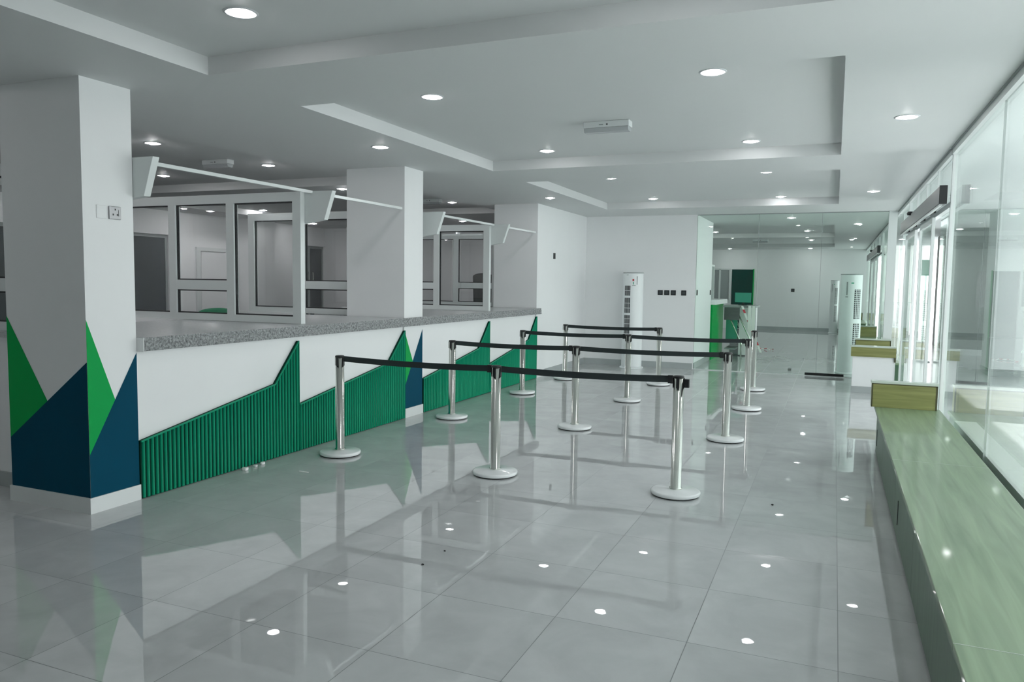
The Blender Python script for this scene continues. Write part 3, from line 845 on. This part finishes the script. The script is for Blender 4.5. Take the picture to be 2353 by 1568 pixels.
# ------------------------------------------------------------------ benches along the glass
def bench(y0, y1, joints, lab, near_end, pulls=()):
    t = thing('bench', lab, 'bench', (.63, (y0 + y1) / 2, 0), 0, 'long laminate benches along the glass')
    pts = [y0] + joints + [y1]
    for a, c in zip(pts, pts[1:]):
        p = BX(.384, .918, a + .0015, c - .0015, .425, .452).build('seat_board', M['wood'], t, False, .003)
    for j in joints: BX(.385, .917, j - .0014, j + .0014, .426, .4522).build('joint_strip', M['wood_cap'], t)
    fp = [y0] + [j + d for j in joints for d in (-.0,)] + [y1]
    for a, c in zip(fp, fp[1:]):
        m_ = (a + c) / 2 + .18
        for (q, w) in ((a, m_), (m_, c)):
            BX(.412, .430, q + .0015, w - .0015, .02, .425).build('front_panel', M['wood_shaded'], t)
    BX(.430, .90, y0 + .0, y1, 0, .425).build('carcass', M['wood_shaded'], t)
    for y in pulls:
        MB().prism([(y - .011, .12), (y - .011, .24), (y, .255), (y + .011, .24), (y + .011, .12), (y, .105)], 'x', .4085, .4125).build('finger_pull', M['black'], t)
    def upstand(ya, yb, drop):
        u = BX(.352, .885, ya, yb, .453, .672).build('upstand', M['woodx'], t)
        BX(.346, .89, ya - .003, yb + .003, .672, .692).build('cap_board', M['wood_cap'], u)
        e = MB(); yy = ya - .002
        e.box(.352, .362, yy, ya, .453, .672); e.box(.872, .885, yy, ya, .453, .672); e.box(.352, .885, yy, ya, .663, .672)
        e.build('edge_band', M['wood_edge'], u)
    upstand(y1 - .10, y1, True)
    if near_end:
        BX(.285, .845, y0 - .11, y0 - .0, 0, .66).build('end_wall', M['wall'], t)
        BX(.275, .85, y0 - .122, y0 - .1105, 0, .095).build('end_skirting', M['base'], t)
        u = MB().box(.258, .85, y0 - .14, y0 - .1105, .535, .672); u.box(.83, .85, y0 - .14, y0 - .1105, .47, .535, 1)
        u = u.build('end_board', [M['woodx'], M['wood_edge']], t)
        BX(.252, .856, y0 - .145, y0 + .01, .672, .692).build('cap_board', M['wood_cap'], u)
    return t
bench(-1.8, 7.80, [-.2, 2.65, 5.39], 'long olive wood laminate bench in the right foreground', False, (5.12, 7.62))
bench(12.33, 14.0, [], 'short bench with a white end wall beside the end glass', True)
bench(15.1, 18.6, [], 'bench behind the end glass, seen past the air conditioner', False)
bench(25.2, 28.0, [], 'farthest bench in the far room by the glass front', False)

# ------------------------------------------------------------------ far room furniture
t = thing('reception_counter', 'bright green reception counter with a white top in the far room', 'counter', (-2.5, 17.1, 0))
BX(-2.95, -2.295, 16.07, 17.75, 0, 1.14).build('front_panel', M['green_b'], t)
BX(-3.0, -2.22, 16.06, 17.8, 1.14, 1.235).build('counter_top', M['wall'], t)
t = thing('glass_screen', 'clear framed screen standing on the green reception counter', 'screen', (-2.6, 17.2, 1.236))
b = MB()
for y in (16.2, 16.95, 17.7): b.box(-2.55, -2.51, y - .02, y + .02, 1.236, 1.95)
b.box(-2.55, -2.51, 16.18, 17.72, 1.95, 1.99); b.build('frame', M['alu'], t)
for ya, yb in ((16.22, 16.93), (16.97, 17.68)): BX(-2.534, -2.526, ya, yb, 1.24, 1.95).build('glass_pane', M['glass_d'], t)

t = thing('work_table', 'grey table on crossed steel legs beside the green counter', 'table', (-1.85, 17.3, 0))
BX(-2.2, -1.52, 16.9, 17.9, 1.07, 1.11).build('table_top', M['greyp'], t)
BX(-2.17, -1.85, 16.93, 16.95, .80, 1.07).build('modesty_panel', M['op_grey'], t)
for (x0, x1, y) in ((-2.16, -1.80, 16.96), (-1.95, -1.58, 16.99), (-2.16, -1.80, 17.84), (-1.95, -1.58, 17.87)):
    MB().tube([(x0, y, 1.07), (x1, y, .30), (x1, y, 0)], .016).build('leg', M['chrome'], t)
BX(-1.90, -1.56, 17.35, 17.75, .02, 1.06).build('side_cabinet', M['wall'], t)
plabel(BX(-2.17, -1.93, 17.30, 17.32, .36, .80).build('back_board', M['teal'], t), 'teal back board')
for z in (.16, .30): BX(-2.15, -1.92, 16.97, 17.8, z, z + .03).build('shelf', M['greyp'], t)
t = thing('display_screen', 'teal screen on a stand on the grey table', 'screen', (-1.84, 17.4, 1.111))
MB().box(-.17, .17, -.012, .012, .06, .27).build('panel', M['teal'], t, True)
MB().box(-.02, .02, .013, .03, .01, .20).build('stand', M['black'], t, True)
MB().box(-.09, .09, -.06, .06, 0, .01).build('foot', M['black'], t, True)
def barrier_tape(lab, pts, w=.035):
    b = MB(); pts = [Vector(p) for p in pts]; n = len(pts)
    for k in range(n - 1):
        a, c = pts[k], pts[k + 1]; s = Vector((w, .004, 0))
        b.face([a - s, c - s, c + s, a + s], 1 if k % 3 == 1 else 0)
        o = Vector((0, .0015, 0)); b.face([a - s + o, a + s + o, c + s + o, c - s + o], 1 if k % 3 == 1 else 0)
    tag(b.build('barrier_tape', [M['tapew'], M['red']]), lab, 'tape')
barrier_tape('red and white barrier tape hanging from the grey table', [(-1.80 + .032 * k, 16.885 - .004 * math.sin(k), 1.105 - .075 * k) for k in range(14)], .022)
for k, (x, l) in enumerate(((-1.64, 'left'), (-1.56, 'right'))):
    b = MB(); b.box(x - .032, x + .032, 16.87, 16.875, .58, 1.108); b.box(x - .032, x + .032, 16.875, 16.96, 1.1105, 1.114)
    tag(b.build('white_strip', M['tapew']), l + ' white strip draped over the edge of the grey table', 'strip')
def crumple(x, y, lab):
    b = MB(); p = Vector((x, y, .015)); rnd = random.Random(3)
    for k in range(16):
        q = p + Vector((rnd.uniform(-.02, .09), rnd.uniform(-.09, .09), 0)); q.z = rnd.uniform(.006, .04)
        s = Vector((.0, .02, .018)); b.face([p - s * .5, q - s * .5, q + s * .5, p + s * .5], 1 if k % 2 else 0); p = q
    tag(b.build('barrier_tape', [M['tapew'], M['red']]), lab, 'tape')
crumple(-1.75, 19.0, 'crumpled red and white tape lying on the far room floor')

# far wall: dark green door and pale glazed panel beside it
t = thing('green_glass_door', 'dark green glass door at the left of the far wall', 'door', (-3.1, 28.28, 0))
BX(-3.40, -2.66, 28.27, 28.295, .01, 2.1).build('door_leaf', M['darkgreen'], t)
BX(-2.68, -2.645, 28.255, 28.299, 0, 2.12).build('door_frame', M['green_b'], t)
t = thing('glass_partition', 'pale framed glass panel left of the dark green door', 'partition', (-4.0, 28.28, 0))
BX(-4.7, -3.5, 28.28, 28.295, 1.0, 2.08).build('panel', M['greyp'], t)
b = MB()
for x in (-4.7, -3.82, -3.46): b.box(x - .03, x + .03, 28.262, 28.297, .9, 2.12)
b.box(-4.7, -3.46, 28.262, 28.297, 2.08, 2.13); b.build('frame', M['alu'], t)

# ------------------------------------------------------------------ bits on the floor
def bit(x, y, s, mat, lab, name, cat):
    b = MB(); rnd = random.Random(int(x * 1000 + y * 77)); n = 7
    p = [(x + s * math.cos(2 * PI * k / n) * rnd.uniform(.6, 1.2), y + s * math.sin(2 * PI * k / n) * rnd.uniform(.5, 1.1)) for k in range(n)]
    b.prism(p, 'z', .0005, s * .8); tag(b.build(name, mat, None, False, s * .2), lab, cat)
bit(-4.33, 4.78, .030, M['chip'], 'flat white plaster chip at the foot of the nearest ribbed panel, leftmost of three', 'plaster_chip', 'debris')
bit(-4.335, 4.90, .022, M['chip'], 'small white plaster chip between two others at the ribbed panel', 'plaster_chip', 'debris')
bit(-4.34, 5.00, .026, M['chip'], 'white plaster chip leaning at the ribbed panel, rightmost of three', 'plaster_chip', 'debris')
tag(BX(-3.92, -3.83, 4.93, 4.945, .0005, .004).build('paper_strip', M['chip']), 'thin white strip lying on the floor left of the first post', 'debris')
bit(-2.0, 3.81, .007, M['speck'], 'tiny dark crumb on the floor in front of the middle post, upper one', 'crumb', 'debris')
bit(-2.01, 3.57, .009, M['speck'], 'tiny dark crumb on the floor in front of the middle post, lower one', 'crumb', 'debris')
bit(-.34, 5.61, .010, M['speck'], 'dark crumb on the floor right of the nearest post', 'crumb', 'debris')

# ------------------------------------------------------------------ outside
struct(BX(1.04, 40, -30, 90, -.14, -.02).build('porch_floor', M['porch']), 'pale porch paving outside the glass', 'paving')
t = thing('parapet', 'low white parapet outside the glass, behind the long bench', 'low wall', (1.01, 4, -.02))
BX(.966, 1.115, 1.25, 7.25, -.02, .425).build('wall_body', M['outwall'], t)
BX(.966, 1.125, 1.25, 7.26, .425, .445).build('coping', M['plinthw'], t)
struct(BX(1.125, 1.24, 1.25, 7.26, -.02, .12).build('trim_2', M['outgrey']), 'grey skirting of the outside parapet', 'skirting')
struct(MB().prism([(1.04, -6), (4.15, -6), (4.15, 13.9), (7, 13.9), (7, 29), (1.04, 29)], 'z', 2.95, 3.2).build('porch_canopy', M['outwall']), 'white canopy over the porch, far part added for shade', 'canopy')  # deeper far part is added to shade the paving beyond the sunlit patches
def pier(x0, x1, y0, y1, lab, mat='outwall'):
    t = thing('porch_pillar', lab, 'pillar', ((x0 + x1) / 2, (y0 + y1) / 2, -.02))
    BX(x0, x1, y0, y1, -.02, 2.95).build('shaft', M[mat], t)
    BX(x0 - .012, x1 + .012, y0 - .012, y1 + .012, -.02, .10).build('base_skirting', M['outgrey'], t)
pier(2.62, 3.5, 16.0, 16.8, 'white porch pillar with grey skirting, seen through the glass at right')
pier(3.5, 4.1, 10.25, 11.25, 'white porch pillar whose shadow crosses the paving')
pier(3.5, 4.1, 4.0, 4.6, 'white porch pillar outside the glass beside the bench')
t = thing('garden_wall', 'long low white boundary wall beyond the porch', 'wall', (14, 20, -.02))
BX(14, 14.3, -20, 60, -.02, .9).build('wall_body', M['outwall'], t); BX(13.95, 14.35, -20, 60, .9, .98).build('coping', M['outgrey'], t)
t = thing('porch_block', 'grey rendered block beyond the porch pillar, with a dark window', 'building', (3.5, 21.4, -.02))
BX(2.55, 4.6, 20.6, 24, -.02, 2.94).build('wall_body', plain('dark_grey_render', (.13, .145, .14), .7, noise=.1, nscale=2), t)
BX(3.02, 3.28, 20.575, 20.6, 1.1, 1.95).build('window', M['darkglass'], t)
BX(2.55, 4.6, 20.585, 20.599, -.02, .12).build('base_skirting', M['base'], t)
t = thing('green_sign', 'small green sign standing outside, seen through the sliding door', 'sign', (1.75, 18.2, -.02))
BX(1.66, 1.83, 18.19, 18.21, 1.80, 2.13).build('sign_board', M['green_p'], t)
BX(1.735, 1.765, 18.211, 18.235, -.02, 2.13).build('sign_post', M['alu'], t)
BX(1.6, 1.9, 18.1, 18.35, -.02, .0).build('sign_foot', M['greyp'], t)
